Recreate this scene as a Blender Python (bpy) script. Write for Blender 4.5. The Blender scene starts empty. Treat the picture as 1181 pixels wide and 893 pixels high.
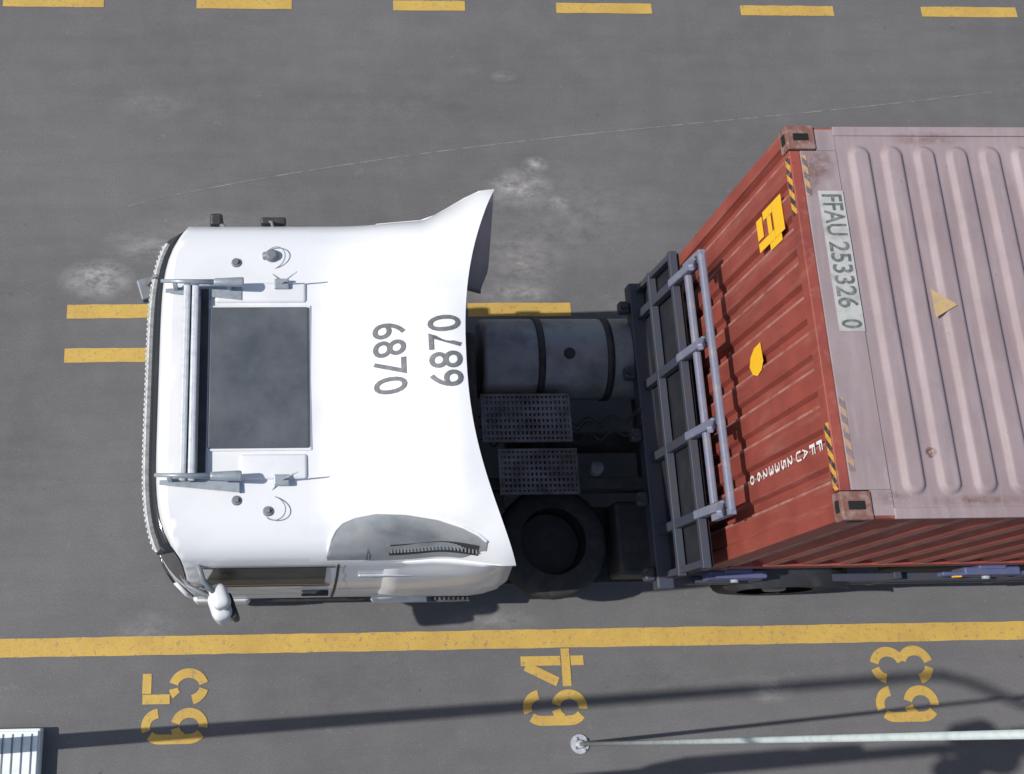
import bpy, bmesh, math, random
from mathutils import Vector, Matrix
random.seed(4)
scene=bpy.context.scene
COL=bpy.context.collection

# ------------------------------------------------------------------ materials
def new_mat(name):
    m=bpy.data.materials.new(name); m.use_nodes=True
    nt=m.node_tree; b=nt.nodes["Principled BSDF"]
    return m,nt,b
def N(nt,t,**k):
    n=nt.nodes.new(t)
    for a,v in k.items(): setattr(n,a,v)
    return n
def noise(nt,co,scale,detail=4,rough=.6):
    n=N(nt,"ShaderNodeTexNoise"); n.inputs["Scale"].default_value=scale
    n.inputs["Detail"].default_value=detail; n.inputs["Roughness"].default_value=rough
    nt.links.new(co,n.inputs["Vector"]); return n.outputs["Fac"]
def ramp(nt,fac,a,b):
    r=N(nt,"ShaderNodeMapRange"); r.inputs[1].default_value=a; r.inputs[2].default_value=b
    r.clamp=True
    nt.links.new(fac,r.inputs[0]); return r.outputs[0]
def mix(nt,fac,c1,c2,mode='MIX'):
    m=N(nt,"ShaderNodeMix",data_type='RGBA',blend_type=mode)
    if isinstance(fac,(int,float)): m.inputs[0].default_value=fac
    else: nt.links.new(fac,m.inputs[0])
    for s,c in ((6,c1),(7,c2)):
        if isinstance(c,tuple): m.inputs[s].default_value=(c+(1,))[:4]
        else: nt.links.new(c,m.inputs[s])
    return m.outputs[2]
def math_(nt,op,a,b=0):
    m=N(nt,"ShaderNodeMath",operation=op)
    for i,v in enumerate((a,b)):
        if isinstance(v,(int,float)): m.inputs[i].default_value=v
        else: nt.links.new(v,m.inputs[i])
    return m.outputs[0]
def mul(nt,a,b): return math_(nt,'MULTIPLY',a,b)
def pos(nt): return N(nt,"ShaderNodeNewGeometry").outputs["Position"]
def stretched(nt,s):
    mp=N(nt,"ShaderNodeMapping"); mp.inputs["Scale"].default_value=s
    nt.links.new(pos(nt),mp.inputs["Vector"]); return mp.outputs[0]
def bump(nt,b,h,strength,dist=.01):
    n=N(nt,"ShaderNodeBump"); n.inputs["Strength"].default_value=strength; n.inputs["Distance"].default_value=dist
    nt.links.new(h,n.inputs["Height"]); nt.links.new(n.outputs[0],b.inputs["Normal"])
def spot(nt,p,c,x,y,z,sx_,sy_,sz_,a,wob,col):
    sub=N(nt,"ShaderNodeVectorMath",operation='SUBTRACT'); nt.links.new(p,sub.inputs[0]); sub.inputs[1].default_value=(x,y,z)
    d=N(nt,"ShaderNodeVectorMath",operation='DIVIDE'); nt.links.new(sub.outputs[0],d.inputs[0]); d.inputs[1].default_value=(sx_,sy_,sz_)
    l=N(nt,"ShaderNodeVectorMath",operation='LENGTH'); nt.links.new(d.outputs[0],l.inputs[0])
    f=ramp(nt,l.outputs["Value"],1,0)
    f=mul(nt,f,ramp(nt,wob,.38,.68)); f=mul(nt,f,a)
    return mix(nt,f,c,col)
def simple(name,c,rough=.5,metal=0,c2=None,scale=6,lo=.45,hi=.7,bmp=0,amt=1.0,coat=0,spec=.5):
    m,nt,b=new_mat(name)
    co=pos(nt)
    c2=c2 or tuple(x*.72 for x in c)
    f=ramp(nt,noise(nt,co,scale,6),lo,hi)
    f=mul(nt,f,amt)
    col=mix(nt,f,c,c2)
    nt.links.new(col,b.inputs["Base Color"])
    b.inputs["Roughness"].default_value=rough; b.inputs["Metallic"].default_value=metal
    b.inputs["Coat Weight"].default_value=coat; b.inputs["Specular IOR Level"].default_value=spec
    if bmp: bump(nt,b,noise(nt,co,scale*8,3),bmp,.004)
    return m

M={}
M['white']=simple("white_paint",(.755,.765,.785),.34,c2=(.62,.63,.65),scale=1.6,amt=.65,coat=.25)
M['whiteside']=simple("white_side_paint",(.70,.71,.72),.38,c2=(.47,.47,.47),scale=5,amt=.6)
M['plastic']=simple("dark_plastic",(.03,.03,.033),.5,c2=(.06,.06,.06))
M['greyplastic']=simple("grey_plastic",(.20,.22,.24),.45,c2=(.14,.15,.17))
M['smoke']=simple("smoked_panel",(.28,.295,.31),.22,c2=(.15,.165,.18),scale=2.6,coat=.4)
M['mesh']=simple("grille_black",(.03,.03,.032),.6)
M['alu']=simple("brushed_metal",(.55,.57,.60),.4,.3,c2=(.45,.47,.50),scale=20)
M['bar']=simple("pale_bar_paint",(.56,.59,.63),.4,c2=(.42,.45,.49),scale=20)
M['bead']=simple("pale_bead_trim",(.55,.56,.57),.5,c2=(.34,.34,.35),scale=25)
M['horn']=simple("horn_metal",(.34,.38,.42),.35,.2,c2=(.24,.27,.31),scale=15)
M['glass']=simple("dark_glass",(.018,.022,.026),.06,c2=(.03,.034,.038),scale=3)
M['sideglass']=simple("dusty_side_glass",(.035,.040,.044),.35,c2=(.07,.072,.075),scale=5,spec=.2)
M['hatch']=simple("tinted_roof_glass",(.070,.080,.092),.22,c2=(.15,.16,.175),scale=2.2,lo=.35,hi=.75)  # paler mottling painted in for reflections on the glass
M['rubber']=simple("tyre_rubber",(.022,.022,.023),.8,c2=(.045,.043,.04),scale=9,bmp=.3)
M['rim']=simple("wheel_steel",(.20,.20,.21),.5,.4,c2=(.10,.09,.08))
M['frame']=simple("chassis_black",(.020,.022,.026),.65,c2=(.05,.045,.04),scale=8,bmp=.2)
M['tank']=simple("tank_grey",(.265,.275,.285),.42,.2,c2=(.14,.145,.15),scale=4,bmp=.1)
M['deck']=simple("walkway_steel",(.19,.20,.21),.5,.3,c2=(.06,.06,.06),scale=5,lo=.35,hi=.65,bmp=.3)
M['blue']=simple("blue_grey_steel",(.185,.20,.28),.5,c2=(.27,.25,.27),scale=10,lo=.5,hi=.72,bmp=.25)
M['darkblue']=simple("dark_blue_steel",(.045,.054,.080),.55,c2=(.06,.055,.06),scale=8,bmp=.25)
M['panel']=simple("black_blue_panel",(.014,.017,.025),.6,c2=(.026,.026,.03),scale=8)
M['bluebright']=simple("blue_bolster_paint",(.09,.105,.22),.5,c2=(.12,.12,.17),scale=9)
M['number']=simple("number_vinyl",(.10,.11,.12),.5,c2=(.17,.17,.18),scale=30)
M['cnum']=simple("container_lettering",(.10,.12,.12),.6,c2=(.25,.25,.24),scale=40)
M['plate']=simple("pale_label",(.46,.46,.44),.6,c2=(.34,.33,.32),scale=14)
M['whitemark']=simple("white_lettering",(.82,.82,.80),.6,c2=(.6,.52,.5),scale=40)
M['yellowmark']=simple("yellow_decal",(.90,.50,.02),.55,c2=(.7,.34,.03),scale=30,lo=.6,hi=.75)
M['fadedyellow']=simple("faded_yellow_decal",(.52,.36,.16),.6,c2=(.38,.28,.22),scale=25)
M['galv']=simple("galvanised_steel",(.50,.56,.55),.5,.1,c2=(.38,.44,.44),scale=12)
M['cabinet']=simple("pale_cabinet_paint",(.80,.85,.84),.4,c2=(.65,.72,.71),scale=10)
M['rust']=simple("rusty_casting",(.19,.085,.065),.75,c2=(.30,.21,.19),scale=18,bmp=.4)
M['hole']=simple("casting_hole",(.01,.01,.01),.9)

def container_red(name,period,axis,off,cen):
    m,nt,b=new_mat(name); p=pos(nt)
    n1=ramp(nt,noise(nt,p,2.2,8),.38,.68)
    c=mix(nt,n1,(.31,.070,.050),(.22,.048,.036))
    st=ramp(nt,noise(nt,stretched(nt,(9,9,.9)),1.6,6),.52,.78)
    c=mix(nt,mul(nt,st,.6),c,(.37,.16,.125))
    dk=ramp(nt,noise(nt,stretched(nt,(6,12,.7)),2.1,6),.6,.8)
    c=mix(nt,mul(nt,dk,.55),c,(.12,.035,.028))
    sp=ramp(nt,noise(nt,p,24,5),.66,.74)
    c=mix(nt,mul(nt,sp,.7),c,(.09,.035,.025))
    if period:   # pale stripes painted in for light catching the crests next to each groove
        sx=N(nt,"ShaderNodeSeparateXYZ"); nt.links.new(p,sx.inputs[0])
        fr=math_(nt,'FRACT',math_(nt,'DIVIDE',math_(nt,'SUBTRACT',sx.outputs[axis],off),period))
        e=math_(nt,'ABSOLUTE',math_(nt,'SUBTRACT',fr,cen))
        e=ramp(nt,e,.055 if axis==1 else .15,.02)
        e=mul(nt,e,ramp(nt,noise(nt,stretched(nt,(1,3,2) if axis==1 else (3,1,2)),3,6),.30,.60))
        c=mix(nt,mul(nt,e,.6),c,(.50,.30,.26))
    nt.links.new(c,b.inputs["Base Color"]); b.inputs["Roughness"].default_value=.55
    bump(nt,b,noise(nt,p,30,3),.15,.004); return m
def container_roof():
    m,nt,b=new_mat("faded_container_roof_paint"); p=pos(nt)
    n1=ramp(nt,noise(nt,p,1.5,8),.35,.7)
    c=mix(nt,n1,(.325,.258,.268),(.262,.195,.202))
    st=ramp(nt,noise(nt,stretched(nt,(10,1.2,1)),1.4,7),.48,.75)
    c=mix(nt,mul(nt,st,.5),c,(.41,.35,.36))
    gy=ramp(nt,noise(nt,stretched(nt,(3,2,1)),1.9,8,.7),.5,.75)
    c=mix(nt,mul(nt,gy,.55),c,(.215,.19,.195))
    sp=ramp(nt,noise(nt,p,38,4),.66,.74)
    c=mix(nt,mul(nt,sp,.6),c,(.14,.085,.07))
    wob=noise(nt,p,14,6,.75)
    for (x,y,rx_,ry_,a) in [(.17,2.17,.12,.13,1.6),(.10,2.05,.08,.1,1.2),(.30,.12,.2,.05,1),(.9,2.36,.3,.05,1),(.57,.375,.035,.035,7),(.24,1.22,.03,.03,2.5),(.8,.1,.4,.04,1),(.05,1.0,.03,.8,1)]:
        c=spot(nt,p,c,x,y,3.88,rx_,ry_,1,a,wob,(.13,.06,.045))
    nt.links.new(c,b.inputs["Base Color"]); b.inputs["Roughness"].default_value=.62
    bump(nt,b,noise(nt,p,22,3),.15,.004); return m
CP=(2.438-.2)/10; SP=(12.19-.32)/42
M['cred']=container_red("container_red_paint",0,0,0,0); M['cfront']=container_red("container_front_paint",CP,1,.10,.585); M['cside']=container_red("container_side_paint",SP,0,.16,.13)
M['croof']=container_roof()

def hazard(name,fade):
    m,nt,b=new_mat(name); p=pos(nt)
    sx=N(nt,"ShaderNodeSeparateXYZ"); nt.links.new(p,sx.inputs[0])
    s=math_(nt,'ADD',sx.outputs[1],math_(nt,'ADD',sx.outputs[0],sx.outputs[2]))
    fr=math_(nt,'FRACT',mul(nt,s,10.5))
    g=math_(nt,'GREATER_THAN',fr,.5)
    c=mix(nt,g,(.70,.36,.04),(.035,.033,.033))
    w=ramp(nt,noise(nt,p,26,6,.7),.48,.62)
    c=mix(nt,mul(nt,w,.8),c,(.28,.17,.15))
    if fade: c=mix(nt,fade,c,(.29,.23,.235))
    nt.links.new(c,b.inputs["Base Color"]); b.inputs["Roughness"].default_value=.6; return m
M['haz']=hazard("hazard_stripes",0); M['hazfade']=hazard("faded_hazard_stripes",.65); M['hazhalf']=hazard("worn_hazard_stripes",.45)

def asphalt():
    m,nt,b=new_mat("asphalt"); p=pos(nt)
    big=ramp(nt,noise(nt,p,.45,6,.55),.3,.7)
    c=mix(nt,big,(.124,.121,.125),(.166,.162,.165))
    med=ramp(nt,noise(nt,p,3.2,8,.65),.42,.75)
    c=mix(nt,mul(nt,med,.45),c,(.205,.201,.202))
    st=ramp(nt,noise(nt,stretched(nt,(.6,5,1)),1.3,7),.45,.8)
    c=mix(nt,mul(nt,st,.35),c,(.092,.090,.092))
    gr=ramp(nt,noise(nt,p,75,4,.8),.35,.65)
    c=mix(nt,mul(nt,gr,.5),c,(.072,.071,.072))
    ag=ramp(nt,noise(nt,p,55,3,.6),.64,.72)
    c=mix(nt,mul(nt,ag,.38),c,(.34,.33,.32))
    oil=ramp(nt,noise(nt,p,7.0,4),.69,.76)
    c=mix(nt,mul(nt,oil,.55),c,(.045,.045,.045))
    pale=ramp(nt,noise(nt,p,5.1,9,.8),.60,.74)
    c=mix(nt,mul(nt,pale,.4),c,(.30,.295,.295))
    wob=noise(nt,stretched(nt,(.8,1.3,1)),7,9,.78)
    for (x,y,sx_,sy_,a) in [(-4.84,2.80,.38,.22,1.2),(-4.35,3.12,.55,.20,.5),(-.93,3.72,.36,.22,1.0),(-.75,3.95,.15,.10,1.1),(-.55,3.55,.12,.09,.8),(-.95,2.95,.45,.35,.5),(-1.0,2.64,.45,.14,.7),(-3.9,3.33,.6,.2,.25),(.9,-.85,.22,.12,.7),(-4.4,4.6,.5,.2,.2),(-1.0,4.9,.15,.07,.5),(-.5,3.4,1.1,.6,.25),(-4.3,-.3,.35,.2,.35),(-1.4,-.25,.5,.12,.4),(.1,2.55,.5,.2,.25)]:
        c=spot(nt,p,c,x,y,0,sx_,sy_,1,a,wob,(.46,.45,.44))
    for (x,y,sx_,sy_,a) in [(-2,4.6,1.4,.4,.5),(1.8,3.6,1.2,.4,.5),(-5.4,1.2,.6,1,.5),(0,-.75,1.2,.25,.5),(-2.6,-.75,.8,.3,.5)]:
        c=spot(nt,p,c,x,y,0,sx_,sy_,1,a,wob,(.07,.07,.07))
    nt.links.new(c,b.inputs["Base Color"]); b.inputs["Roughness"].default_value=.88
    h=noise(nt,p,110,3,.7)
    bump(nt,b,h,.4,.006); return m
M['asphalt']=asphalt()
def yellow_paint():
    m,nt,b=new_mat("worn_yellow_road_paint"); p=pos(nt)
    n=ramp(nt,noise(nt,p,2.5,5),.35,.7)
    c=mix(nt,n,(.60,.40,.085),(.50,.31,.07))
    w=ramp(nt,noise(nt,p,22,8,.75),.55,.65)
    c=mix(nt,mul(nt,w,.75),c,(.17,.16,.15))
    g=ramp(nt,noise(nt,p,75,4),.35,.7)
    c=mix(nt,mul(nt,g,.35),c,(.28,.20,.08))
    nt.links.new(c,b.inputs["Base Color"]); b.inputs["Roughness"].default_value=.8
    bump(nt,b,noise(nt,p,110,3),.3,.005); return m
M['yellow']=yellow_paint()
M['scratch']=simple("pale_scratch",(.23,.23,.23),.9,c2=(.14,.14,.14),scale=9,lo=.4,hi=.6)

# ------------------------------------------------------------------ mesh builder
class MB:
    def __init__(s): s.bm=bmesh.new()
    def _add(s,t,mi,smooth=False):
        for f in t.faces: f.material_index=mi; f.smooth=smooth
        me=bpy.data.meshes.new("tmp"); t.to_mesh(me); t.free(); s.bm.from_mesh(me); bpy.data.meshes.remove(me)
    def box(s,lo,hi,mi=0,bev=0,rot=None,seg=2):
        t=bmesh.new(); bmesh.ops.create_cube(t,size=1)
        c=[(a+b)/2 for a,b in zip(lo,hi)]; d=[abs(b-a) for a,b in zip(lo,hi)]
        bmesh.ops.scale(t,vec=d,verts=t.verts)
        if bev: bmesh.ops.bevel(t,geom=list(t.edges),offset=min(bev,min(d)*.45),segments=seg,affect='EDGES',profile=.5)
        if rot is not None: bmesh.ops.rotate(t,cent=(0,0,0),matrix=rot,verts=t.verts)
        bmesh.ops.translate(t,vec=c,verts=t.verts); s._add(t,mi,smooth=seg>2); return s
    def beam(s,p0,p1,w,h,mi=0,bev=.005):
        p0=Vector(p0);p1=Vector(p1);d=p1-p0
        t=bmesh.new(); bmesh.ops.create_cube(t,size=1); bmesh.ops.scale(t,vec=(w,h,d.length),verts=t.verts)
        if bev: bmesh.ops.bevel(t,geom=list(t.edges),offset=bev,segments=2,affect='EDGES',profile=.5)
        zz=d.normalized(); yy=Vector((0,1,0)) if abs(zz.y)<.9 else Vector((1,0,0)); xx=yy.cross(zz).normalized(); yy=zz.cross(xx)
        bmesh.ops.transform(t,matrix=Matrix((xx,yy,zz)).transposed().to_4x4(),verts=t.verts)
        bmesh.ops.translate(t,vec=(p0+p1)/2,verts=t.verts); s._add(t,mi); return s
    def cyl(s,p0,p1,r0,r1=None,mi=0,n=24,bev=0,smooth=True):
        r1=r0 if r1 is None else r1
        p0=Vector(p0);p1=Vector(p1);d=p1-p0;L=d.length
        t=bmesh.new(); bmesh.ops.create_cone(t,cap_ends=True,segments=n,radius1=r0,radius2=r1,depth=L)
        if bev:
            ed=[e for e in t.edges if abs(e.verts[0].co.z-e.verts[1].co.z)<1e-6]
            bmesh.ops.bevel(t,geom=ed,offset=bev,segments=3,affect='EDGES',profile=.5)
        q=Vector((0,0,1)).rotation_difference(d.normalized())
        bmesh.ops.rotate(t,cent=(0,0,0),matrix=q.to_matrix(),verts=t.verts)
        bmesh.ops.translate(t,vec=(p0+p1)/2,verts=t.verts)
        for f in t.faces: f.smooth=smooth and len(f.verts)==4
        for f in t.faces: f.material_index=mi
        me=bpy.data.meshes.new("tmp"); t.to_mesh(me); t.free(); s.bm.from_mesh(me); bpy.data.meshes.remove(me); return s
    def tube(s,pts,r,mi=0,n=10):
        pts=[Vector(p) for p in pts]; rings=[]
        up=Vector((0.13,.21,1)).normalized()
        for i,p in enumerate(pts):
            a=pts[max(i-1,0)];b=pts[min(i+1,len(pts)-1)];d=(b-a).normalized()
            x=d.cross(up)
            if x.length<.05: x=d.cross(Vector((1,0,0)))
            x.normalize(); y=d.cross(x)
            rr=r[i] if isinstance(r,(list,tuple)) else r
            rings.append([s.bm.verts.new(p+x*rr*math.cos(2*math.pi*k/n)+y*rr*math.sin(2*math.pi*k/n)) for k in range(n)])
        for i in range(len(rings)-1):
            for k in range(n):
                f=s.bm.faces.new((rings[i][k],rings[i][(k+1)%n],rings[i+1][(k+1)%n],rings[i+1][k])); f.material_index=mi; f.smooth=True
        for R in (rings[0],rings[-1]):
            try: f=s.bm.faces.new(R); f.material_index=mi
            except: pass
        return s
    def grid(s,rows,mi=0,smooth=True,close=False):
        V=[[s.bm.verts.new(p) for p in r] for r in rows]
        for i in range(len(V)-1):
            n=len(V[i])
            for k in range(n if close else n-1):
                q=(V[i][k],V[i][(k+1)%n],V[i+1][(k+1)%n],V[i+1][k])
                f=s.bm.faces.new(q); f.material_index=mi; f.smooth=smooth
        return s
    def poly(s,pts,mi=0):
        f=s.bm.faces.new([s.bm.verts.new(p) for p in pts]); f.material_index=mi; return s
    def faces(s,vs,fs,mi=0):
        V=[s.bm.verts.new(v) for v in vs]
        for f in fs:
            try: g=s.bm.faces.new([V[i] for i in f]); g.material_index=mi
            except: pass
        return s
    def obj(s,name,mats,parent=None,solid=0,recalc=True,weld=False):
        if weld: bmesh.ops.remove_doubles(s.bm,verts=s.bm.verts,dist=1e-4)
        if recalc: bmesh.ops.recalc_face_normals(s.bm,faces=s.bm.faces)
        me=bpy.data.meshes.new(name); s.bm.to_mesh(me); s.bm.free()
        for m in (mats if isinstance(mats,(list,tuple)) else [mats]): me.materials.append(M[m])
        o=bpy.data.objects.new(name,me); COL.objects.link(o)
        if solid:
            md=o.modifiers.new("s","SOLIDIFY"); md.thickness=solid; md.offset=0
        if parent is not None:
            o.parent=parent; o.matrix_parent_inverse=Matrix.Translation(-Vector(parent.location))
        return o
def thing(name,loc,label,cat,group=None):
    e=bpy.data.objects.new(name,None); e.location=loc; e.empty_display_size=.3; COL.objects.link(e)
    e["label"]=label; e["category"]=cat
    if group: e["group"]=group
    return e
def text_geo(s,w,h,bold=0):
    """text as flat mesh data centred on the origin, w long and h tall"""
    cu=bpy.data.curves.new("t","FONT"); cu.body=s; cu.resolution_u=4; cu.offset=bold
    ob=bpy.data.objects.new("t",cu); COL.objects.link(ob)
    dg=bpy.context.evaluated_depsgraph_get(); me=bpy.data.meshes.new_from_object(ob.evaluated_get(dg))
    vs=[v.co.copy() for v in me.vertices]; fs=[tuple(p.vertices) for p in me.polygons]
    bpy.data.objects.remove(ob); bpy.data.curves.remove(cu); bpy.data.meshes.remove(me)
    x0=min(v.x for v in vs);x1=max(v.x for v in vs);y0=min(v.y for v in vs);y1=max(v.y for v in vs)
    return [((v.x-x0)/(x1-x0)*w-w/2,(v.y-y0)/(y1-y0)*h-h/2) for v in vs],fs
def sm(t): t=max(0,min(1,t)); return t*t*(3-2*t)
def lerp(a,b,t): return a+(b-a)*t
def interp(tab,z):
    if z<=tab[0][0]: return tab[0][1]
    for (a,va),(b,vb) in zip(tab,tab[1:]):
        if z<=b: return va+(vb-va)*(z-a)/(b-a)
    return tab[-1][1]

# ------------------------------------------------------------------ ground
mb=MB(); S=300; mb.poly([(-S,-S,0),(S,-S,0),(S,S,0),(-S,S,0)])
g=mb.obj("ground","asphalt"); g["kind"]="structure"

Z1=.004
def rect(mb,x0,x1,y0,y1,z=Z1,jit=.006):
    n=max(2,int((x1-x0)/.12)); top=[];bot=[]
    for i in range(n+1):
        x=lerp(x0,x1,i/n)
        bot.append((x+random.uniform(-jit,jit)*.3,y0+random.uniform(-jit,jit)*.5,z)); top.append((x+random.uniform(-jit,jit)*.3,y1+random.uniform(-jit,jit)*.5,z))
    mb.grid([bot,top],smooth=False)
mb=MB(); rect(mb,-25,25,-.482,-.332)
o=mb.obj("road_marking","yellow"); o["kind"]="structure"
for a,b,y in [(-9.65,-8.67,5.71),(-7.78,-6.80,5.70),(-5.90,-4.92,5.695),(-4.01,-3.07,5.69),(-2.06,-1.34,5.685),(-.42,.55,5.67),(1.46,2.42,5.66),(3.33,4.33,5.66),(5.2,6.15,5.66),(7.1,8.05,5.66)]:
    mb=MB(); rect(mb,a,b,y-.055,y+.06)
    o=mb.obj("road_marking","yellow"); o["kind"]="structure"
for a,b in [(-8.9,-7.95),(-5.10,-4.15),(-1.47,-.52)]:
    for y in (2.43,2.02):
        mb=MB(); rect(mb,a,b,y,y+.13)
        o=mb.obj("road_marking","yellow"); o["kind"]="structure"

# stencilled bay numbers
def ell(cx,cy,rx,ry,a0,a1,n=14):
    return [(cx+rx*math.cos(math.radians(lerp(a0,a1,i/n))),cy+ry*math.sin(math.radians(lerp(a0,a1,i/n)))) for i in range(n+1)]
GL={'6':[ell(.5,1.44,.36,.42,8,112),ell(.5,1.44,.36,.42,135,180,6)+[(.14,1.0),(.14,.56)]+ell(.5,.56,.36,.42,185,235,6),ell(.5,.56,.36,.42,262,438,20),ell(.5,.56,.36,.42,100,150,6)],
 '5':[[(.86,1.86),(.30,1.86)],[(.14,1.98),(.14,1.16)],ell(.48,.60,.38,.46,128,98,5),ell(.48,.60,.38,.46,78,-78,16),ell(.48,.60,.38,.46,-100,-165,6)],
 '4':[[(.70,1.98),(.70,.74)],[(.70,.42),(.70,.02)],[(.56,1.84),(.10,.86)],[(-.02,.58),(1.04,.58)]],
 '3':[ell(.46,1.42,.38,.44,165,102,6),ell(.46,1.42,.38,.44,80,-75,16),ell(.46,.56,.40,.44,70,-78,16),ell(.46,.56,.40,.44,-100,-168,6)]}
def ribbon(mb,pts,w,fn):
    L=[];R=[]
    P=[Vector(p) for p in pts]
    for i,p in enumerate(P):
        d=(P[min(i+1,len(P)-1)]-P[max(i-1,0)]).normalized(); n=Vector((-d.y,d.x))*w/2
        L.append(fn(p+n));R.append(fn(p-n))
    mb.grid([L,R],smooth=False)
def bay(txt,xc,y0,y1):
    mb=MB(); n=len(txt); cw=(y1-y0)/n; h=.54
    for i,ch in enumerate(txt):
        k=[0]
        for seg in GL[ch]:
            k[0]+=1; zz=Z1+.0006*k[0]
            def fn(p,i=i,zz=zz): return (xc+h/2-p.y/2*h, y0+cw*i+.015+p.x*(cw-.03), zz)
            ribbon(mb,seg,.27,fn)
    o=mb.obj("bay_number","yellow"); o["kind"]="structure"
bay("65",-4.04,-1.19,-.575); bay("64",-.92,-1.11,-.485); bay("63",2.05,-1.14,-.50)

mb=MB()
pts=[]
for i in range(61):
    t=i/60; x=lerp(-4.6,3.9,t); y=3.52+1.28*(t**.85)+.05*math.sin(t*5)
    pts.append((x,y))
mb.grid([[(x,y-.005,.003) for x,y in pts],[(x,y+.005,.003) for x,y in pts]],smooth=False)
o=mb.obj("scrape_line","scratch"); o["kind"]="structure"

# ------------------------------------------------------------------ truck (tractor)
yc=1.13
truck=thing("truck",(-3,yc,0),"white semi truck tractor with 6870 on its roof","truck")
LV=[(.45,1.20),(.8,1.24),(1.5,1.245),(1.7,1.24),(2.0,1.225),(2.3,1.20),(2.5,1.175),(2.62,1.14),(2.70,1.07),(2.745,.95),(2.77,.65),(2.78,.012)]
def wz(z): return interp(LV,z)
LVi=[(w,z) for z,w in reversed(LV) if z>=1.5]
def zshell(dy): return interp(LVi,abs(dy))
def xf(z,dy):
    b=interp([(.4,-4.03),(.7,-4.10),(1.55,-4.12),(1.65,-4.10),(2.62,-3.975),(2.70,-3.945),(2.78,-3.88)],z)
    return b+.29*(abs(dy)/1.24)**6
def XRz(z): return -2.08 if z<=2.5 else -2.9
prof=[(-w,z) for z,w in LV]+[(w,z) for z,w in reversed(LV)]
P2=[]
for (a,za),(b,zb_) in zip(prof,prof[1:]):
    k=6 if abs(a-b)>.2 else 2
    for i in range(k): P2.append((lerp(a,b,i/k),lerp(za,zb_,i/k)))
P2.append(prof[-1])
mb=MB()
rows=[]
for j in range(25):
    t=j/24; rows.append([(lerp(xf(z,y),XRz(z),t),yc+y,z) for y,z in P2])
mb.grid(rows)
rows=[]
for z,w in LV:
    rows.append([(xf(z,lerp(-w,w,k/28)),yc+lerp(-w,w,k/28),z) for k in range(29)])
mb.grid(rows)
rows=[]
for z,w in LV[:7]: rows.append([(-2.08,yc+lerp(-w,w,k/6),z) for k in range(7)])
rows.append([(-2.9,yc+lerp(-1.14,1.14,k/6),2.55) for k in range(7)])
mb.grid(rows,smooth=False)
cab=mb.obj("cab_body","white",truck,weld=True)
mb=MB(); rows=[]
for i in range(13):
    z=lerp(1.66,2.60,i/12); w=wz(z)*.985
    rows.append([(xf(z,lerp(-w,w,k/40))-.008,yc+lerp(-w,w,k/40),z) for k in range(41)])
mb.grid(rows); mb.obj("windscreen","glass",truck,recalc=False)
# tinted sun visor above the windscreen with a beaded pale front edge
def xv(dy): return -4.070+.17*(abs(dy)/1.2)**5
mb=MB(); rows=[]
for a,z in ((0,2.44),(.5,2.53),(1,2.61)):
    rows.append([(lerp(xv(lerp(-1.1,1.1,k/30)),xf(2.62,lerp(-1.1,1.1,k/30))-.006,a),yc+lerp(-1.1,1.1,k/30),z) for k in range(31)])
mb.grid(rows); mb.obj("sun_visor","glass",truck,solid=.008)
mb=MB(); n=60
for i in range(n):
    dy=lerp(-1.07,1.07,(i+.5)/n)
    x=xv(dy); mb.box((x-.020,yc+dy-.012,2.428),(x+.008,yc+dy+.012,2.452),0,.006)
r1=[];r2=[];r3=[]
for k in range(31):
    dy=lerp(-1.08,1.08,k/30); r1.append((xv(dy)-.012,yc+dy,2.425)); r2.append((xv(dy)-.012,yc+dy,2.446)); r3.append((xv(dy)+.008,yc+dy,2.458))
mb.grid([r1,r2,r3])
mb.obj("visor_edge","bead",truck)
mb=MB()
rows=[]
for z in (.38,.62,.9):
    rows.append([(xf(z,lerp(-1.2,1.2,k/28))-.03,yc+lerp(-1.21,1.21,k/28),z) for k in range(29)])
mb.grid(rows); mb.obj("bumper","whiteside",truck,solid=.03)
mb=MB()
rows=[]
for zz in (1.0,1.5): rows.append([(xf(zz,lerp(-.8,.8,q/16))-.01,yc+lerp(-.8,.8,q/16),zz) for q in range(17)])
mb.grid(rows)
for k in range(5):
    z=1.02+.1*k; rows=[]
    for zz in (z,z+.05): rows.append([(xf(zz,lerp(-.8,.8,q/16))-.02,yc+lerp(-.8,.8,q/16),zz) for q in range(17)])
    mb.grid(rows)
mb.obj("radiator_grille","mesh",truck,solid=.01)
for sgn in (-1,1):
    mb=MB(); rows=[]
    for z in (.72,.8,.92):
        rows.append([(xf(z,sgn*lerp(.75,1.12,k/6))-.045,yc+sgn*lerp(.75,1.12,k/6),z) for k in range(7)])
    mb.grid(rows); mb.obj("headlight","glass",truck,solid=.02)
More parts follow.
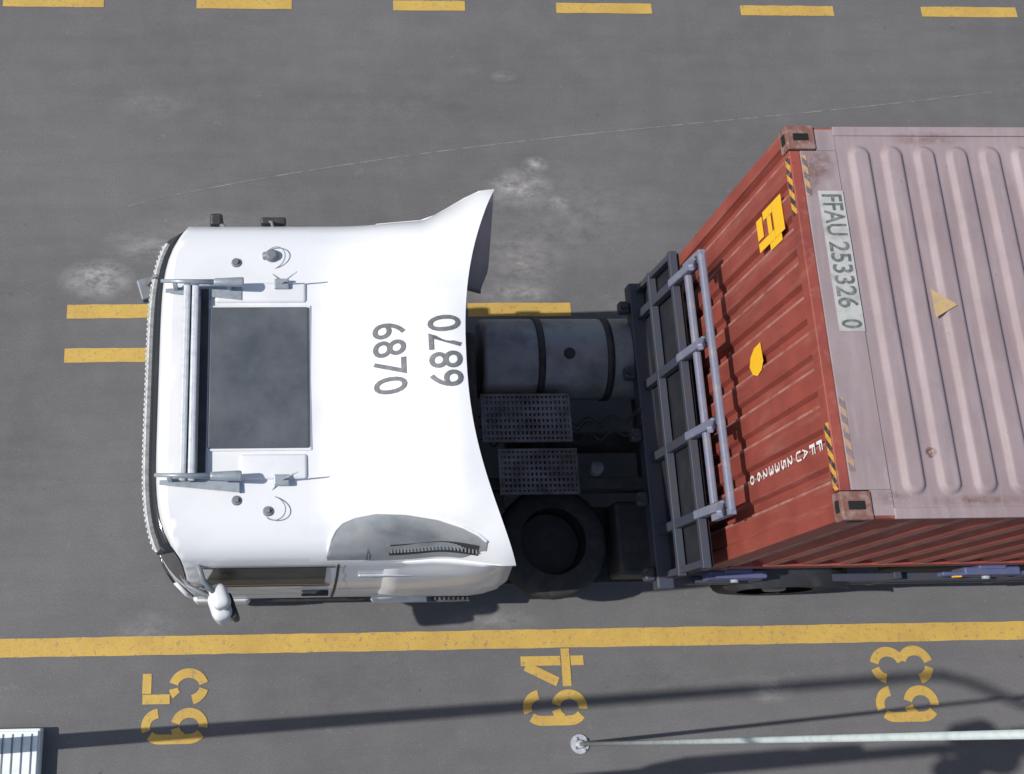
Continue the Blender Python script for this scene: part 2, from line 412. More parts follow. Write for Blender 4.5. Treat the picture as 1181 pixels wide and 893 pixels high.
for sgn in (-1,1):
    def sp(x,z,off=.006): return (x,yc+sgn*(wz(z)+off),z)
    mb=MB()
    rows=[]
    for i in range(7):
        z=lerp(1.84,2.42,i/6); rows.append([sp(lerp(lerp(-3.70,-3.60,i/6),-2.86,k/8),z) for k in range(9)])
    mb.grid(rows)
    mb.obj("side_window","sideglass",truck,recalc=False)
    def strip(x0,x1,z0,z1,off=.009,n=6,name="door_seam",mat="mesh"):
        mb=MB(); rows=[]
        for i in range(n+1):
            z=lerp(z0,z1,i/n); rows.append([sp(x0,z,off),sp(x1,z,off)])
        mb.grid(rows,0,smooth=False); mb.obj(name,mat,truck,recalc=False)
    strip(-2.79,-2.772,.55,2.5); strip(-3.84,-2.78,.55,.565,n=1); strip(-2.75,-2.10,1.60,1.615,n=1); strip(-2.75,-2.10,.95,.97,n=1)
    strip(-3.80,-2.80,1.25,1.27,n=1)
    strip(-2.2,-2.185,.6,2.4)
    strip(-3.76,-2.82,1.78,1.83,n=1,name="window_seal"); strip(-3.68,-2.80,2.43,2.46,n=1,name="window_seal"); strip(-3.66,-2.86,2.10,2.12,.012,1,"window_seal")
    strip(-3.76,-2.84,1.68,1.76,.016,2,"beltline_trim","whiteside")
    mb=MB(); y=yc+sgn*(wz(1.45)+.02)
    mb.box((-3.02,y-.02,1.40),(-2.82,y+.02,1.45),0,.01)
    mb.obj("door_handle","plastic",truck)
    mb=MB(); y=yc+sgn*(wz(2.2)+.012)
    mb.box((-2.64,y-.010,2.14),(-2.14,y+.010,2.20),0,.01)
    mb.obj("side_trim","alu",truck)
    y=yc+sgn*1.205
    for x0,x1,z0,z1 in ((-3.86,-3.42,.42,.72),(-2.45,-1.72,.35,.60)):
        mb=MB(); mb.box((x0,y-.05,z0),(x1,y+.03,z1),0,.03); mb.obj("side_skirt","whiteside",truck)
    mb=MB()
    mb.box((-2.02,y-.07,.64),(-1.68,y+.07,.655),0)
    for k in range(9): mb.box((-2.0+.037*k,y-.06,.652),(-1.985+.037*k,y+.06,.68),0)
    mb.obj("cab_step","deck",truck)
    mb=MB(); mb.box((-3.3,y-.03,.40),(-2.5,y+.035,.50),0,.015)
    for k in range(6): mb.box((-3.2+.1*k,y-.02,.498),(-3.15+.1*k,y+.036,.53),0,.006)
    mb.obj("door_step","plastic",truck)

# roof fairing blended into the cab roof
def hw(x): return 1.168+.085*sm((x+2.20)/.47)
def zedge(x,dy):
    e=2.50+.46*sm((x+2.45)/.72)
    if dy>0: e=max(e,2.58+.08*sm((x+2.97)/.9)+.36*sm((x+2.22)/.50))
    return e
def zf(x,dy):
    zc=2.805+.45*sm((x+3.0)/1.0)
    if dy>0: zc=lerp(zc,min(zc,2.80+.38*sm((x+2.97)/1.25)),min(1,dy/.8)**2)
    ze=min(zedge(x,dy),zc)
    q=min(1,abs(dy)/hw(x))
    a=ze+(zc-ze)*(1-q**8)
    k=sm((x+2.97)/.40)
    if dy>.6: k=lerp(k,sm((x+2.97)/.8),min(1,(dy-.6)/.4))
    return max(lerp(zshell(dy)+.004,a,k),zshell(dy)+.004 if x<-2.6 else 0)
def xrear(dy): return -1.985+.285*(abs(dy)/1.25)**2.3
mb=MB(); rows=[]
US=[-1+2*k/60 for k in range(61)]
US=[math.copysign(abs(u)**.75,u) for u in US]
for i in range(41):
    t=i/40; r=[]
    for u in US:
        h0=hw(lerp(-2.97,-1.70,t)); dy=u*h0
        x=lerp(-2.97,xrear(dy),t); dy=u*hw(x); r.append((x,yc+dy,zf(x,dy)))
    rows.append(r)
mb.grid(rows); fair=mb.obj("roof_fairing","white",truck)
for sgn in (-1,1):
    mb=MB(); rows=[]
    for i in range(17):
        r=[]
        for k in range(13):
            u=k/12
            xt=lerp(-2.9,xrear(1.25),u); zt_=zf(xt,sgn*hw(xt))
            z=lerp(zt_,.95,i/16)
            xb=-1.70+(2.96-z)*.125+.05*sm((1.6-z)/.6)*-1; x=lerp(-2.9,xb,u)
            d=lerp(max(wz(min(z,2.5))+.008,0),1.253,sm((x+2.4)/.6))
            if 0<i<3: d=lerp(hw(x),d,i/3)
            d-=.05*sm((u-.82)/.18)**2
            if i==0: d=hw(x)
            r.append((x,yc+sgn*d,z))
        rows.append(r)
    mb.grid([r[4:] for r in rows]); mb.obj("side_extender","white",truck,solid=.012)
# smoked recess on the driver's side shoulder
sgn=-1
up=[(0,1.150),(.008,1.11),(.02,1.06),(.05,1.00),(.10,.955),(.18,.93),(.32,.92),(.5,.94),(.7,.985),(.85,1.04),(.95,1.09),(1,1.13)]
mb=MB(); rows=[];rim=[]
for i in range(91):
    u=i/90; x=lerp(-2.86,-1.89,u); a=interp(up,u); b=hw(x)-.006-.05*sm((u-.85)/.15)
    rows.append([(x,yc+sgn*lerp(a,b,k/12),zf(x,sgn*lerp(a,b,k/12))+.010+.018*math.sin(math.pi*k/12)*math.sin(math.pi*u)**.5) for k in range(13)])
    rim.append((x,yc+sgn*(a-.006),zf(x,sgn*a)+.010))
mb.grid(rows); mb.obj("fairing_side_panel","smoke",truck)
mb=MB(); mb.tube(rim,.012,0,8); mb.obj("panel_rim","white",truck)
mb=MB()
def pv(x,d,o): return (x,yc+sgn*d,zf(x,sgn*d)+o)
mb.grid([[pv(-2.46+.021*i,hw(-2.46+.021*i)-.075,.026) for i in range(26)],[pv(-2.46+.021*i,hw(-2.46+.021*i)-.026,.020) for i in range(26)]])
for i in range(25):
    x=-2.45+i*.021; d=hw(x)-.050; mb.box((x-.004,yc+sgn*d-.02,zf(x,sgn*d)+.010),(x+.004,yc+sgn*d+.02,zf(x,sgn*d)+.029),1)
mb.obj("vent_grille",["mesh","greyplastic"],truck)
for (cx,rot,Lt,H,cy) in [(-2.455,-1,.48,.205,1.185),(-2.115,1,.475,.205,1.185)]:
    vs,fs=text_geo("6870",Lt,H,.006)
    mb=MB(); out=[]
    for a,b in vs:
        x=cx-b*rot; y=cy+a*rot; out.append((x,y,zf(x,y-yc)+.008))
    mb.faces(out,fs); mb.obj("roof_number","number",truck,recalc=False)
mb=MB(); mb.box((-3.645,.645,2.772),(-2.955,1.635,2.788),1,.01); mb.box((-3.63,.66,2.778),(-2.97,1.62,2.805),0,.012)
mb.obj("roof_hatch",["hatch","white"],truck)
for y0,y1,x0 in ((1.655,1.80,-3.60),(.46,.625,-3.42)):
    mb=MB(); mb.box((x0,y0,2.74),(-2.985,y1,2.792),0,.022,None,4); mb.obj("roof_panel","white",truck)
mb=MB()
mb.box((-3.80,.44,2.845),(-3.755,1.78,2.90),0,.014); mb.box((-3.745,.44,2.845),(-3.70,1.78,2.895),0,.014)
mb.box((-3.79,.46,2.84),(-3.71,1.76,2.855),1)
mb.box((-3.692,.47,2.785),(-3.64,1.75,2.80),1,.004)  # dark strip in place of the bar's shadow on the roof
for y in (.5,1.72): mb.box((-3.79,y-.015,2.77),(-3.70,y+.015,2.845),0,.006)
mb.obj("light_bar",["bar","plastic"],truck)
for y in (.46,1.755):
    mb=MB()
    mb.cyl((-3.95,y+.01,2.92),(-3.60,y,2.92),.012,.020,0,16); mb.cyl((-3.60,y,2.92),(-3.40,y,2.92),.026,.034,0,20,.01)
    for x in (-3.86,-3.5): mb.box((x-.015,y-.015,2.74),(x+.015,y+.015,2.91),0,.005)
    mb.poly([(-3.93,y-.03,2.79),(-3.42,y-.085,2.80),(-3.42,y+.02,2.80),(-3.93,y+.0,2.79)]); mb.poly([(-3.42,y-.085,2.80),(-3.42,y+.02,2.80),(-3.42,y+.02,2.74),(-3.42,y-.085,2.74)])
    mb.obj("air_horn","horn",truck)
for (x,y,r) in [(-3.46,1.95,.038),(-3.44,.33,.036),(-3.24,.26,.036)]:
    mb=MB(); zz=2.745
    mb.cyl((x,y,zz-.02),(x,y,zz+.025),r,r*.85,0,20,.006); mb.cyl((x,y,zz+.02),(x,y,zz+.04),r*.5,r*.4,0,14)
    mb.obj("roof_vent","greyplastic",truck)
mb=MB(); mb.cyl((-3.28,2.0,2.755),(-3.18,2.0,2.77),.028,.034,0,18,.01); mb.box((-3.27,1.97,2.70),(-3.2,2.03,2.76),0,.01); mb.cyl((-3.22,2.0,2.76),(-3.22,2.0,2.80),.05,.035,0,20,.01)
mb.obj("roof_beacon","greyplastic",truck)
for y in (1.78,.45):
    mb=MB(); mb.box((-3.20,y-.035,2.79),(-3.10,y+.035,2.825),0,.008); mb.cyl((-3.15,y,2.82),(-3.05,y+.01,3.02),.006,.004,0,8)
    mb.obj("antenna","horn",truck)
for sg,y0 in ((1,2.00),(-1,.26)):
    mb=MB(); pts=[]
    for i in range(33):
        a=math.pi*1.3*i/32; pts.append((-3.24+.09*math.sin(a)+.06*i/32,y0+sg*(-.10+.16*(1-math.cos(a))*.5),2.74+.05*math.sin(i/32*math.pi)))
    pts=[(-3.15,y0-sg*.20,2.80)]+pts
    mb.tube(pts,.0035,0,6); mb.obj("roof_cable","greyplastic",truck)
for y in (2.03,.23):
    mb=MB(); mb.box((-3.845,y-.03,2.70),(-3.81,y+.03,2.745),0,.006); mb.obj("marker_light","plastic",truck)
# mirrors
y=yc-1.22
for pts in ([(-3.70,y+.06,2.50),(-3.66,y-.05,2.48),(-3.58,y-.13,2.38)],[(-3.78,y+.03,1.70),(-3.70,y-.06,1.70),(-3.60,y-.14,1.80)],[(-3.86,y+.08,1.9),(-3.80,y-.03,1.95),(-3.62,y-.12,2.0)]):
    mb=MB(); mb.tube(pts,.020,0,8); mb.obj("mirror_arm","greyplastic",truck)
mb=MB(); RZ=Matrix.Rotation(.35,3,'Z')
mb.box((-3.64,y-.28,1.72),(-3.50,y-.08,2.18),0,.055,RZ,4)
mb.box((-3.62,y-.22,2.20),(-3.50,y-.06,2.42),0,.045,RZ,4)
mb.box((-3.52,y-.27,1.78),(-3.47,y-.09,2.12),1,.02,RZ,3)
mb.box((-3.58,y-.17,2.12),(-3.55,y-.13,2.26),0)
mb.obj("wing_mirror",["whiteside","plastic"],truck)
y=yc+1.18
mb=MB(); mb.tube([(-3.52,y-.1,2.60),(-3.56,y-.02,2.58),(-3.6,y+.03,2.5)],.016,0,8); mb.box((-3.66,y-.0,2.36),(-3.57,y+.09,2.57),1,.02)
mb.obj("wing_mirror",["greyplastic","plastic"],truck)
mb=MB(); mb.tube([(-3.2,y-.1,2.62),(-3.22,y-.0,2.60),(-3.25,y+.03,2.56)],.012,0,8); mb.box((-3.30,y-.0,2.51),(-3.12,y+.05,2.59),1,.015)
mb.obj("kerb_mirror",["greyplastic","plastic"],truck)
mb=MB(); mb.tube([(-3.94,1.95,2.5),(-4.05,1.96,2.46),(-4.10,1.93,2.36)],.014,0,8); mb.box((-4.17,1.84,2.24),(-4.05,2.0,2.33),0,.012,Matrix.Rotation(.3,3,'Z'))
mb.obj("front_mirror","greyplastic",truck)
mb=MB(); mb.tube([(-3.88,-.02,1.75),(-3.84,-.06,1.9),(-3.78,-.05,2.2),(-3.72,-.02,2.5)],.014,0,8)
mb.obj("pillar_trim","plastic",truck)

# chassis
mb=MB()
for y in (.73,1.53): mb.box((-3.9,y-.045,.72),(2.4,y+.045,.98),0,.01)
for x in (-1.9,-1.1,-.2,.6,1.5,2.3): mb.box((x-.06,.70,.76),(x+.06,1.56,.94),0,.01)
mb.box((-2.04,.35,.7),(-1.62,1.9,1.3),0,.04)
mb.cyl((-1.3,1.13,.6),(.2,1.13,.6),.09,mi=0)
mb.obj("chassis_frame","frame",truck)
mb=MB()
mb.cyl((-1.55,1.76,.93),(-.16,1.76,.93),.335,mi=0,n=40,bev=.04)
for x in (-1.08,-.52): mb.cyl((x-.028,1.76,.93),(x+.028,1.76,.93),.345,mi=1,n=40)
mb.cyl((-.86,1.72,1.245),(-.86,1.72,1.285),.045,mi=1,n=20,bev=.01)
mb.obj("air_tank",["tank","frame"],truck)
for x0,x1,y0,y1,z in ((-1.58,-.86,1.03,1.42,1.14),(-1.46,-.83,.62,.98,1.12)):
    mb=MB()
    mb.box((x0,y0,z-.03),(x1,y0+.02,z),0); mb.box((x0,y1-.02,z-.03),(x1,y1,z),0)
    mb.box((x0,y0+.021,z-.03),(x0+.02,y1-.021,z),0); mb.box((x1-.02,y0+.021,z-.03),(x1,y1-.021,z),0)
    nx=int((x1-x0)/.034); ny=int((y1-y0)/.045)
    for i in range(1,nx): x=lerp(x0,x1,i/nx); mb.box((x-.010,y0+.019,z-.022),(x+.010,y1-.019,z-.004+random.uniform(-.004,.002)),0)
    for i in range(1,ny): y=lerp(y0,y1,i/ny); mb.box((x0+.019,y-.011,z-.018),(x1-.019,y+.011,z-.001),0)
    mb.obj("walkway_grating","deck",truck)
mb=MB(); mb.cyl((-.66,.84,.96),(-.66,.84,1.06),.065,.055,0,20,.01); mb.obj("air_coupling","deck",truck)
for k,(y0,y1) in enumerate([(1.05,1.1),(1.15,1.2),(1.25,1.22)]):
    mb=MB(); pts=[]
    for i in range(150):
        t=i/149; a=t*18*math.pi
        pts.append((lerp(-1.9,-.35,t),lerp(y0,y1,t)+.03*math.cos(a),1.32-.42*math.sin(math.pi*t)**.5+.03*math.sin(a)))
    mb.tube(pts,.008,0,6)
    mb.obj("air_hose","plastic",truck)
def tyre_geo(mb,c,axis,r,w):
    prof=[(.30,-.5),(.38,-.5),(.46,-.47),(.49,-.40),(.5,-.2),(.5,0),(.5,.2),(.49,.40),(.46,.47),(.38,.5),(.30,.5)]
    def P(a,rad,off):
        if axis=='y': return (c[0]+rad*math.cos(a),c[1]+off,c[2]+rad*math.sin(a))
        return (c[0]+rad*math.cos(a),c[1]+rad*math.sin(a),c[2]+off)
    mb.grid([[P(2*math.pi*k/40,p*r/.5,q*w) for p,q in prof] for k in range(41)],0)
    for q in (-.3,-.1,.1,.3):
        mb.grid([[P(2*math.pi*k/40,r+.002,(q+d)*w) for d in (-.02,.02)] for k in range(41)],1)
def wheel(parent,x,y,r=.5,w=.29,dual=False,sgn=-1):
    mb=MB()
    for yy in ([y] if not dual else [y,y-sgn*.33]): tyre_geo(mb,(x,yy,r),'y',r,w)
    t=mb.obj("wheel",["rubber","hole"],parent)
    mb=MB(); mb.cyl((x,y-w*.32,r),(x,y+w*.32,r),.30*r/.5,mi=0,n=32,bev=.02); mb.cyl((x,y+sgn*w*.3,r),(x,y+sgn*w*.5,r),.11,.09,0,20,.01)
    for k in range(10):
        a=2*math.pi*k/10; mb.cyl((x+.16*math.cos(a),y+sgn*w*.3,r+.16*math.sin(a)),(x+.16*math.cos(a),y+sgn*w*.37,r+.16*math.sin(a)),.014,mi=0,n=8)
    rm=mb.obj("rim","rim",None); rm.parent=t
    return t
for sgn in (-1,1):
    wheel(truck,-3.0,yc+sgn*1.04,.5,.3,False,sgn)
    wheel(truck,.85,yc+sgn*1.08,.5,.28,True,sgn)
    mb=MB()
    rows=[]
    for k in range(13):
        a=math.radians(lerp(35,145,k/12)); rows.append([(.85+.58*math.cos(a),yc+sgn*yy,.5+.58*math.sin(a)) for yy in (.62,1.24)])
    mb.grid(rows); mb.obj("mudguard","plastic",truck,solid=.015)
mb=MB(); tyre_geo(mb,(-1.00,.30,.66),'z',.44,.26); sw=mb.obj("spare_wheel",["rubber","hole"],truck)
mb=MB(); mb.cyl((-1.00,.30,.54),(-1.00,.30,.58),.25,mi=0,n=32,bev=.01)
rm=mb.obj("rim","frame",None); rm.parent=sw
mb=MB(); mb.box((-1.5,.0,.40),(-.1,.62,.45),0,.01); mb.box((-.50,.02,.46),(-.12,.6,.85),0,.03); mb.box((-1.52,.50,.46),(-1.40,.68,.95),0,.02); mb.obj("battery_box","frame",truck)

# ------------------------------------------------------------------ trailer
tr=thing("container_trailer",(5.5,1.22,0),"skeletal trailer with blue-grey headboard rack, carrying a container","trailer")
for y in (.80,1.64):
    mb=MB(); mb.box((-.12,y-.07,1.02),(12.1,y+.07,1.24),0,.01); mb.obj("chassis_rail","darkblue",tr)
for x in (.1,1.4,2.9,4.4,5.9,7.4,8.9,10.4,12.0):
    mb=MB(); mb.box((x-.06,.872,1.05),(x+.06,1.568,1.2),0,.01); mb.obj("crossmember","darkblue",tr)
for x in (.30,2.28,6.0,12.0):
    mb=MB(); mb.box((x-.11,-.02,1.12),(x+.11,2.46,1.285),0,.015)
    for y in (-.03,2.47): mb.box((x-.22,y-.03,1.06),(x+.22,y+.03,1.27),0,.012); mb.cyl((x,y-.05,1.15),(x,y+.05,1.15),.03,mi=1,n=12)
    mb.obj("bolster",["bluebright","alu"],tr)
mb=MB(); mb.box((1.9,-.06,1.14),(3.4,-.03,1.24),0,.008); mb.box((2.0,-.07,1.17),(2.06,-.058,1.21),1)
mb.obj("side_rail",["bluebright","yellowmark"],tr)
for y in (-.04,2.44):  # dark guard added to fill in the shadowed band below the container
    mb=MB(); mb.box((.0,y-.03,.86),(7.2,y+.03,1.02),0,.01); mb.box((.9,y-.02,.60),(7.2,y+.02,.70),0,.008)
    for x in (.5,1.6,2.6,3.9,5.2,6.6): mb.box((x-.03,y-.025,.58),(x+.03,y+.025,1.13),0,.006)
    mb.obj("shade_guard","darkblue",tr)
mb=MB(); mb.box((1.75,.05,.45),(2.75,.6,.98),0,.03); mb.obj("tool_box","frame",tr)
for sgn in (-1,1):
    mb=MB(); y=yc+.09+sgn*1.0
    mb.box((3.3,y-.05,.2),(3.42,y+.05,1.1),0,.01); mb.box((3.22,y-.1,.02),(3.5,y+.1,.06),0,.01); mb.box((3.33,y-.035,.05),(3.39,y+.035,.21),0)
    mb.obj("landing_leg","darkblue",tr)
    for x in (8.3,9.6,10.9): wheel(tr,x,1.22+sgn*1.08,.5,.36,False,sgn)
def xh(z): return -.27+.085*(z-1.25)/1.4
mb=MB()
mb.box((-.34,-.13,1.16),(-.21,2.30,1.30),1,.012)
mb.grid([[(xh(1.3)+.045,-.06,1.30),(xh(1.3)+.045,2.26,1.30)],[(xh(2.12)+.045,-.06,2.12),(xh(2.12)+.045,2.26,2.12)]],2,False)
for z in (1.62,2.10): mb.beam((xh(z),-.07,z),(xh(z),2.27,z),.05,.06,1)
PY=(2.02,1.44,.86,.30)
for y in PY:
    mb.beam((xh(1.28),y,1.28),(xh(2.62),y,2.62),.055,.065,1)
    mb.beam((xh(2.10)-.022,y,2.08),(xh(2.60)-.022,y-.01,2.60),.055,.060,0,.01)
    mb.beam((xh(2.58)-.04,y-.01,2.58),(xh(2.62)-.09,y-.08,2.66),.045,.05,0,.012)
for y in (-.03,2.24): mb.beam((xh(1.28),y,1.28),(xh(2.12),y,2.12),.045,.045,1)
hb=mb.obj("headboard",["blue","darkblue","panel"],tr)
mb=MB()
for z,a,b in ((2.64,.24,2.06),(2.36,.26,2.04)): mb.beam((xh(z),a,z),(xh(z),b,z),.055,.05,0,.015)
for y in (.24,2.06): mb.beam((xh(2.66),y,2.66),(xh(2.34),y,2.34),.05,.045,0)
mb.obj("guard_rail","blue",tr)
for i,y in enumerate((-.02,.55,1.05,1.55,2.1)):
    mb=MB(); mb.box((-.43,y-.05,1.2),(-.345,y+.05,1.30),0,.02); mb.cyl((-.40,y,1.3),(-.40,y,1.34),.025,mi=1,n=12)
    mb.obj("coupling_box",["darkblue","plastic"],tr)

# ------------------------------------------------------------------ container
cn=thing("shipping_container",(6.1,1.22,1.3),"weathered red shipping container with faded pinkish-grey roof on a trailer","shipping container")
Lc=12.19; W=2.438; zb=1.30; zt=zb+2.591
mb=MB(); pts=[]; n=10; pitch=CP
for i in range(n):
    for a,d in ((0,0),(.62,0),(.70,1),(.92,1)): pts.append((.10+pitch*(i+a),.012+.034*d))
pts.append((W-.10,.012))
mb.grid([[(x,y,zb+.13) for y,x in pts],[(x,y,zt-.10) for y,x in pts]],smooth=False)
mb.obj("front_wall","cfront",cn,recalc=False)
for ys,sg in ((0,1),(W,-1)):
    mb=MB(); pts=[]; n=42; p0=.16; pitch=SP
    for i in range(n):
        for a,d in ((0,0),(.26,0),(.50,1),(.76,1)): pts.append((p0+pitch*(i+a),ys+sg*(.012+.036*d)))
    pts.append((Lc-.16,ys+sg*.012))
    mb.grid([[(x,y,zb+.15) for x,y in pts],[(x,y,zt-.07) for x,y in pts]],smooth=False)
    mb.obj("side_wall","cside",cn,recalc=False)
mb=MB(); mb.box((Lc-.03,.1,zb+.1),(Lc-.005,W-.1,zt-.1),0)
for y in (.7,1.7): mb.cyl((Lc+.01,y,zb+.1),(Lc+.01,y,zt-.1),.02,mi=0,n=10)
mb.obj("rear_door","cred",cn)
mb=MB()
for y0,y1 in ((.004,.10),(W-.10,W-.004)):
    for x0,x1 in ((.002,.15),(Lc-.15,Lc-.002)): mb.box((x0,y0,zb+.119),(x1,y1,zt-.119),0,.006)
mb.box((.004,.163,zb+.01),(.08,W-.163,zb+.14),0,.006)
mb.box((.004,.163,zt-.115),(.07,W-.163,zt-.014),0,.006)
for y0,y1 in ((.004,.06),(W-.06,W-.004)):
    mb.box((.179,y0,zb+.01),(Lc-.179,y1,zb+.16),0,.006); mb.box((.179,y0,zt-.09),(Lc-.179,y1,zt-.014),0,.006)
mb.box((Lc-.07,.163,zt-.115),(Lc-.004,W-.163,zt-.014),0,.006)
mb.box((.08,.08,zb+.02),(Lc-.08,W-.08,zb+.06),0)
mb.obj("frame","cred",cn)
for x0 in (-.004,Lc-.174):
    for y0 in (-.004,W-.158):
        for z0 in (zb-.004,zt-.114):
            mb=MB()
            mb.box((x0,y0,z0),(x0+.178,y0+.162,z0+.118),0,.008)
            cx,cy,cz=x0+.089,y0+.081,z0+.059
            mb.box((cx-.055,cy-.03,z0+.1),(cx+.055,cy+.03,z0+.1195),1,.01)
            xo=x0 if x0<1 else x0+.178
            mb.box((xo-.0015,cy-.035,cz-.028),(xo+.0015,cy+.035,cz+.028),1)
            yo=y0 if y0<1 else y0+.162
            mb.box((cx-.045,yo-.0015,cz-.028),(cx+.045,yo+.0015,cz+.028),1)
            mb.obj("corner_casting",["rust","hole"],cn)
gx=.385; pit=.209
def rz(x,y):
    f=0
    if gx-.02<x<Lc-.30:
        k=round((x-(gx+.06))/pit); xc_=gx+.06+k*pit
        if k>=0:
            r=.070; y0,y1=.13+r,W-.13-r
            yy=min(max(y,y0),y1); d=math.hypot(x-xc_,y-yy)
            f=sm((r-d)/.028)
    return zt-.018+.028*f+.004*math.sin(3.1*x+1.7*y)*math.sin(2.3*y-.9*x)
xs=[]; x=.30
while x<Lc-.17:
    xs.append(x); x+=.0105 if x<2.2 else .021
xs.append(Lc-.17)
ysamp=[.06,.09,.12]+[.13+.012*i for i in range(8)]+[.3+.1*i for i in range(19)]+[W-.13-.012*i for i in range(7,-1,-1)]+[W-.12,W-.09,W-.06]
mb=MB()
mb.grid([[(x,y,rz(x,y)) for y in ysamp] for x in xs])
mb.box((.071,.165,zt-.03),(.30,W-.165,zt-.008),0,.004)
mb.box((.18,.02,zt-.03),(.30,.164,zt-.010),0); mb.box((.18,W-.164,zt-.03),(.30,W-.02,zt-.010),0)
mb.box((.30,.0,zt-.03),(Lc-.18,.062,zt-.006),0,.004); mb.box((.30,W-.062,zt-.03),(Lc-.18,W,zt-.006),0,.004)
mb.obj("roof","croof",cn)
mb=MB(); mb.box((.145,1.10,zt-.007),(.300,2.0,zt-.004),0); mb.obj("roof_label","plate",cn)
for txt,cy_,L_ in (("FFAU",1.84,.27),("253326",1.455,.42),("0",1.145,.055)):
    vs,fs=text_geo(txt,L_,.125,.012)
    mb=MB(); mb.faces([(.223+b,cy_-a,zt-.001) for a,b in vs],fs); mb.obj("roof_lettering","cnum",cn,recalc=False)
for lo,hi,mm in [((.000,1.86,zt-.085),(.0035,2.24,zt-.025),"haz"),((.000,.17,zt-.085),(.0035,.56,zt-.025),"haz"),
              ((.075,1.97,zt-.0075),(.103,2.24,zt-.0045),"hazhalf"),((.075,.27,zt-.0075),(.108,.70,zt-.0045),"hazfade")]:
    mb=MB(); mb.box(lo,hi,0); mb.obj("hazard_marking",mm,cn)
mb=MB(); mb.poly([(.73,1.355,zt+.0165),(.73,1.175,zt+.0165),(.875,1.255,zt+.0165)]); mb.obj("roof_triangle","fadedyellow",cn)
for i,ch in enumerate("FFAU2533260"):
    vs,fs=text_geo(ch,.062 if ch!="1" else .03,.078,.010)
    zc=zt-.19-.107*i-(.03 if i>3 else 0)-(.03 if i>9 else 0)
    mb=MB(); mb.faces([(.0035,.455-a,zc+b) for a,b in vs],fs)
    mb.obj("front_letter","whitemark",cn,recalc=False)
X=.004
mb=MB()
def yb(y0,y1,z0,z1): mb.poly([(X,y0,z0),(X,y1,z0),(X,y1,z1),(X,y0,z1)])
yb(1.84,2.08,3.50,3.66); yb(1.84,1.90,3.22,3.498); yb(2.02,2.08,3.34,3.498); yb(1.902,2.018,3.40,3.468); yb(1.92,2.06,3.22,3.32)
yb(1.79,1.838,3.40,3.60)
mb.obj("yellow_sticker","yellowmark",cn)
mb=MB(); mb.poly([(X,y,z) for y,z in [(1.29,3.02),(1.16,3.03),(1.11,2.98),(1.09,2.90),(1.12,2.82),(1.18,2.78),(1.24,2.82),(1.28,2.90)]]); mb.obj("yellow_sticker","yellowmark",cn)

# ------------------------------------------------------------------ thin steel post and lamp post, plus an unseen shadow-casting post
po=thing("steel_post",(-.74,-1.24,0),"slim pale galvanised post on a round base plate","post")
mb=MB(); mb.cyl((-.74,-1.24,0),(-.74,-1.065,7.2),.016,.0145,0,20); mb.obj("shaft","galv",po)
mb=MB(); mb.cyl((-.74,-1.24,0),(-.74,-1.24,.015),.075,mi=0,n=28); mb.cyl((-.74,-1.24,.01),(-.74,-1.24,.07),.04,.025,0,20)
for k in range(4):
    a=k*math.pi/2+.6; mb.cyl((-.74+.055*math.cos(a),-1.24+.055*math.sin(a),.01),(-.74+.055*math.cos(a),-1.24+.055*math.sin(a),.035),.01,mi=0,n=6)
mb.obj("base_plate","alu",po)

lp=thing("street_lamp",(-5.62,-1.19,0),"tall lamp post with short arm standing on pale metal box","street lamp")
mb=MB(); mb.box((-6.1,-1.62,0),(-5.085,-1.03,.14),0,.012); mb.box((-6.08,-1.60,.141),(-5.10,-1.05,.155),0,.006)
for k in range(4): mb.box((-5.38+.075*k,-1.58,.156),(-5.37+.075*k,-1.07,.162),1)
mb.obj("base_cabinet",["cabinet","greyplastic"],lp)
mb=MB(); mb.cyl((-5.62,-1.17,.155),(-5.62,-1.17,8.95),.060,.036,0,24); mb.obj("pole","galv",lp)
mb=MB(); mb.tube([(-5.62,-1.17,8.85),(-5.5,-1.23,9.0),(-4.9,-1.53,9.1),(-4.4,-1.78,9.1)],.035,0,10); mb.obj("lamp_arm","galv",lp)
mb=MB(); mb.box((-4.6,-1.98,9.02),(-3.95,-1.72,9.14),0,.04,Matrix.Rotation(-.46,3,'Z')); mb.obj("lamp_head","greyplastic",lp)

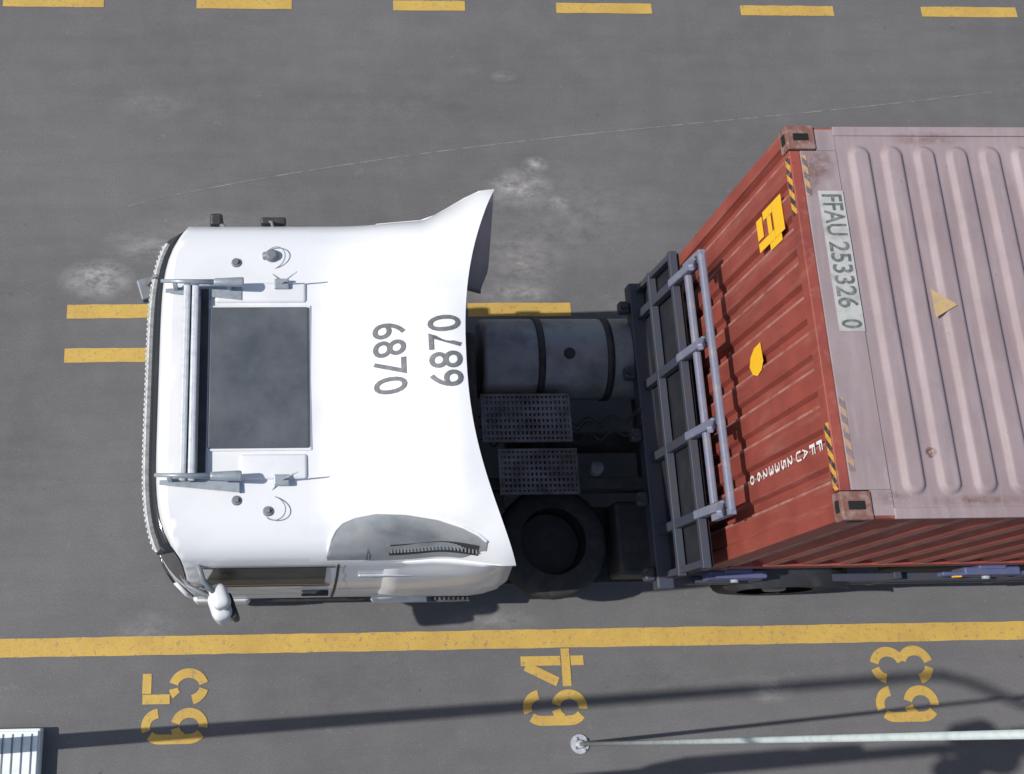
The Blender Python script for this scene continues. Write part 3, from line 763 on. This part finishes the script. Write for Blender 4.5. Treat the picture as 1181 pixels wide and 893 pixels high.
fl=thing("shadow_post",(-3.0,-1.63,0),"unseen post with conduit, box and floodlights, added to cast shadows","street lamp")  # made-up post out of view, shaped to throw the lower-right shadows
mb=MB(); mb.cyl((-3,-1.64,0),(-3,-1.61,5.9),.05,.045,0,20); mb.box((-3.2,-1.86,0),(-2.8,-1.46,.03),0); mb.obj("pole","galv",fl)
mb=MB(); mb.tube([(-3,-1.64,2.9),(-3.0,-1.58,3.2),(-3,-1.55,3.5),(-3,-1.55,4.4),(-3,-1.58,4.8)],.035,0,10); mb.box((-3.08,-1.64,4.7),(-2.95,-1.52,5.1),0,.02); mb.obj("conduit","galv",fl)  # pipe and box added to widen the post's cast shadow
for (y0,z0,r) in ((-1.52,6.15,.13),(-1.70,6.30,.15),(-1.60,6.55,.12),(-1.78,5.95,.12)):
    mb=MB(); mb.cyl((-3.1,y0,z0),(-2.8,y0,z0-.08),r*.7,r,0,24,.02); mb.cyl((-3.0,y0,z0),(-3.0,-1.63,5.85),.02,mi=0,n=8)
    mb.obj("shadow_head","greyplastic",fl)

# ------------------------------------------------------------------ light
el=math.radians(48)
hd=Vector((1,.0515,0)).normalized()
dirv=Vector((hd.x*math.cos(el),hd.y*math.cos(el),-math.sin(el)))
sun=bpy.data.lights.new("sun","SUN"); sun.energy=4.0; sun.angle=math.radians(.53); sun.color=(1,.965,.91)
so=bpy.data.objects.new("sun",sun); so.rotation_euler=dirv.to_track_quat('-Z','Y').to_euler(); so.location=(-5,0,20); COL.objects.link(so)
w=bpy.data.worlds.new("World"); scene.world=w; w.use_nodes=True
nt=w.node_tree; bg=nt.nodes["Background"]; sk=nt.nodes.new("ShaderNodeTexSky"); sk.sky_type='NISHITA'; sk.sun_disc=False
sk.sun_elevation=el; sk.sun_rotation=math.radians(267); sk.altitude=10; sk.dust_density=1.5
nt.links.new(sk.outputs[0],bg.inputs[0]); bg.inputs[1].default_value=.10

# ------------------------------------------------------------------ camera
f,px,py=1434.77,407.22,320.2
rx,ry,rz_=-.3384,.0501,.003
R=Matrix.Rotation(rz_,3,'Z')@Matrix.Rotation(ry,3,'Y')@Matrix.Rotation(rx,3,'X')
cam=bpy.data.cameras.new("camera"); co=bpy.data.objects.new("camera",cam)
cam.sensor_width=36; cam.sensor_fit='HORIZONTAL'; cam.lens=f*36/1181
cam.shift_x=(590.5-px)/1181; cam.shift_y=(py-446.5)/1181; cam.clip_end=2000; cam.clip_start=.05
co.matrix_world=Matrix.Translation((-3.0885,-.9783,10.7707))@R.transposed().to_4x4()
COL.objects.link(co); scene.camera=co
scene.view_settings.view_transform='Standard'; scene.view_settings.look='None'; scene.view_settings.exposure=0
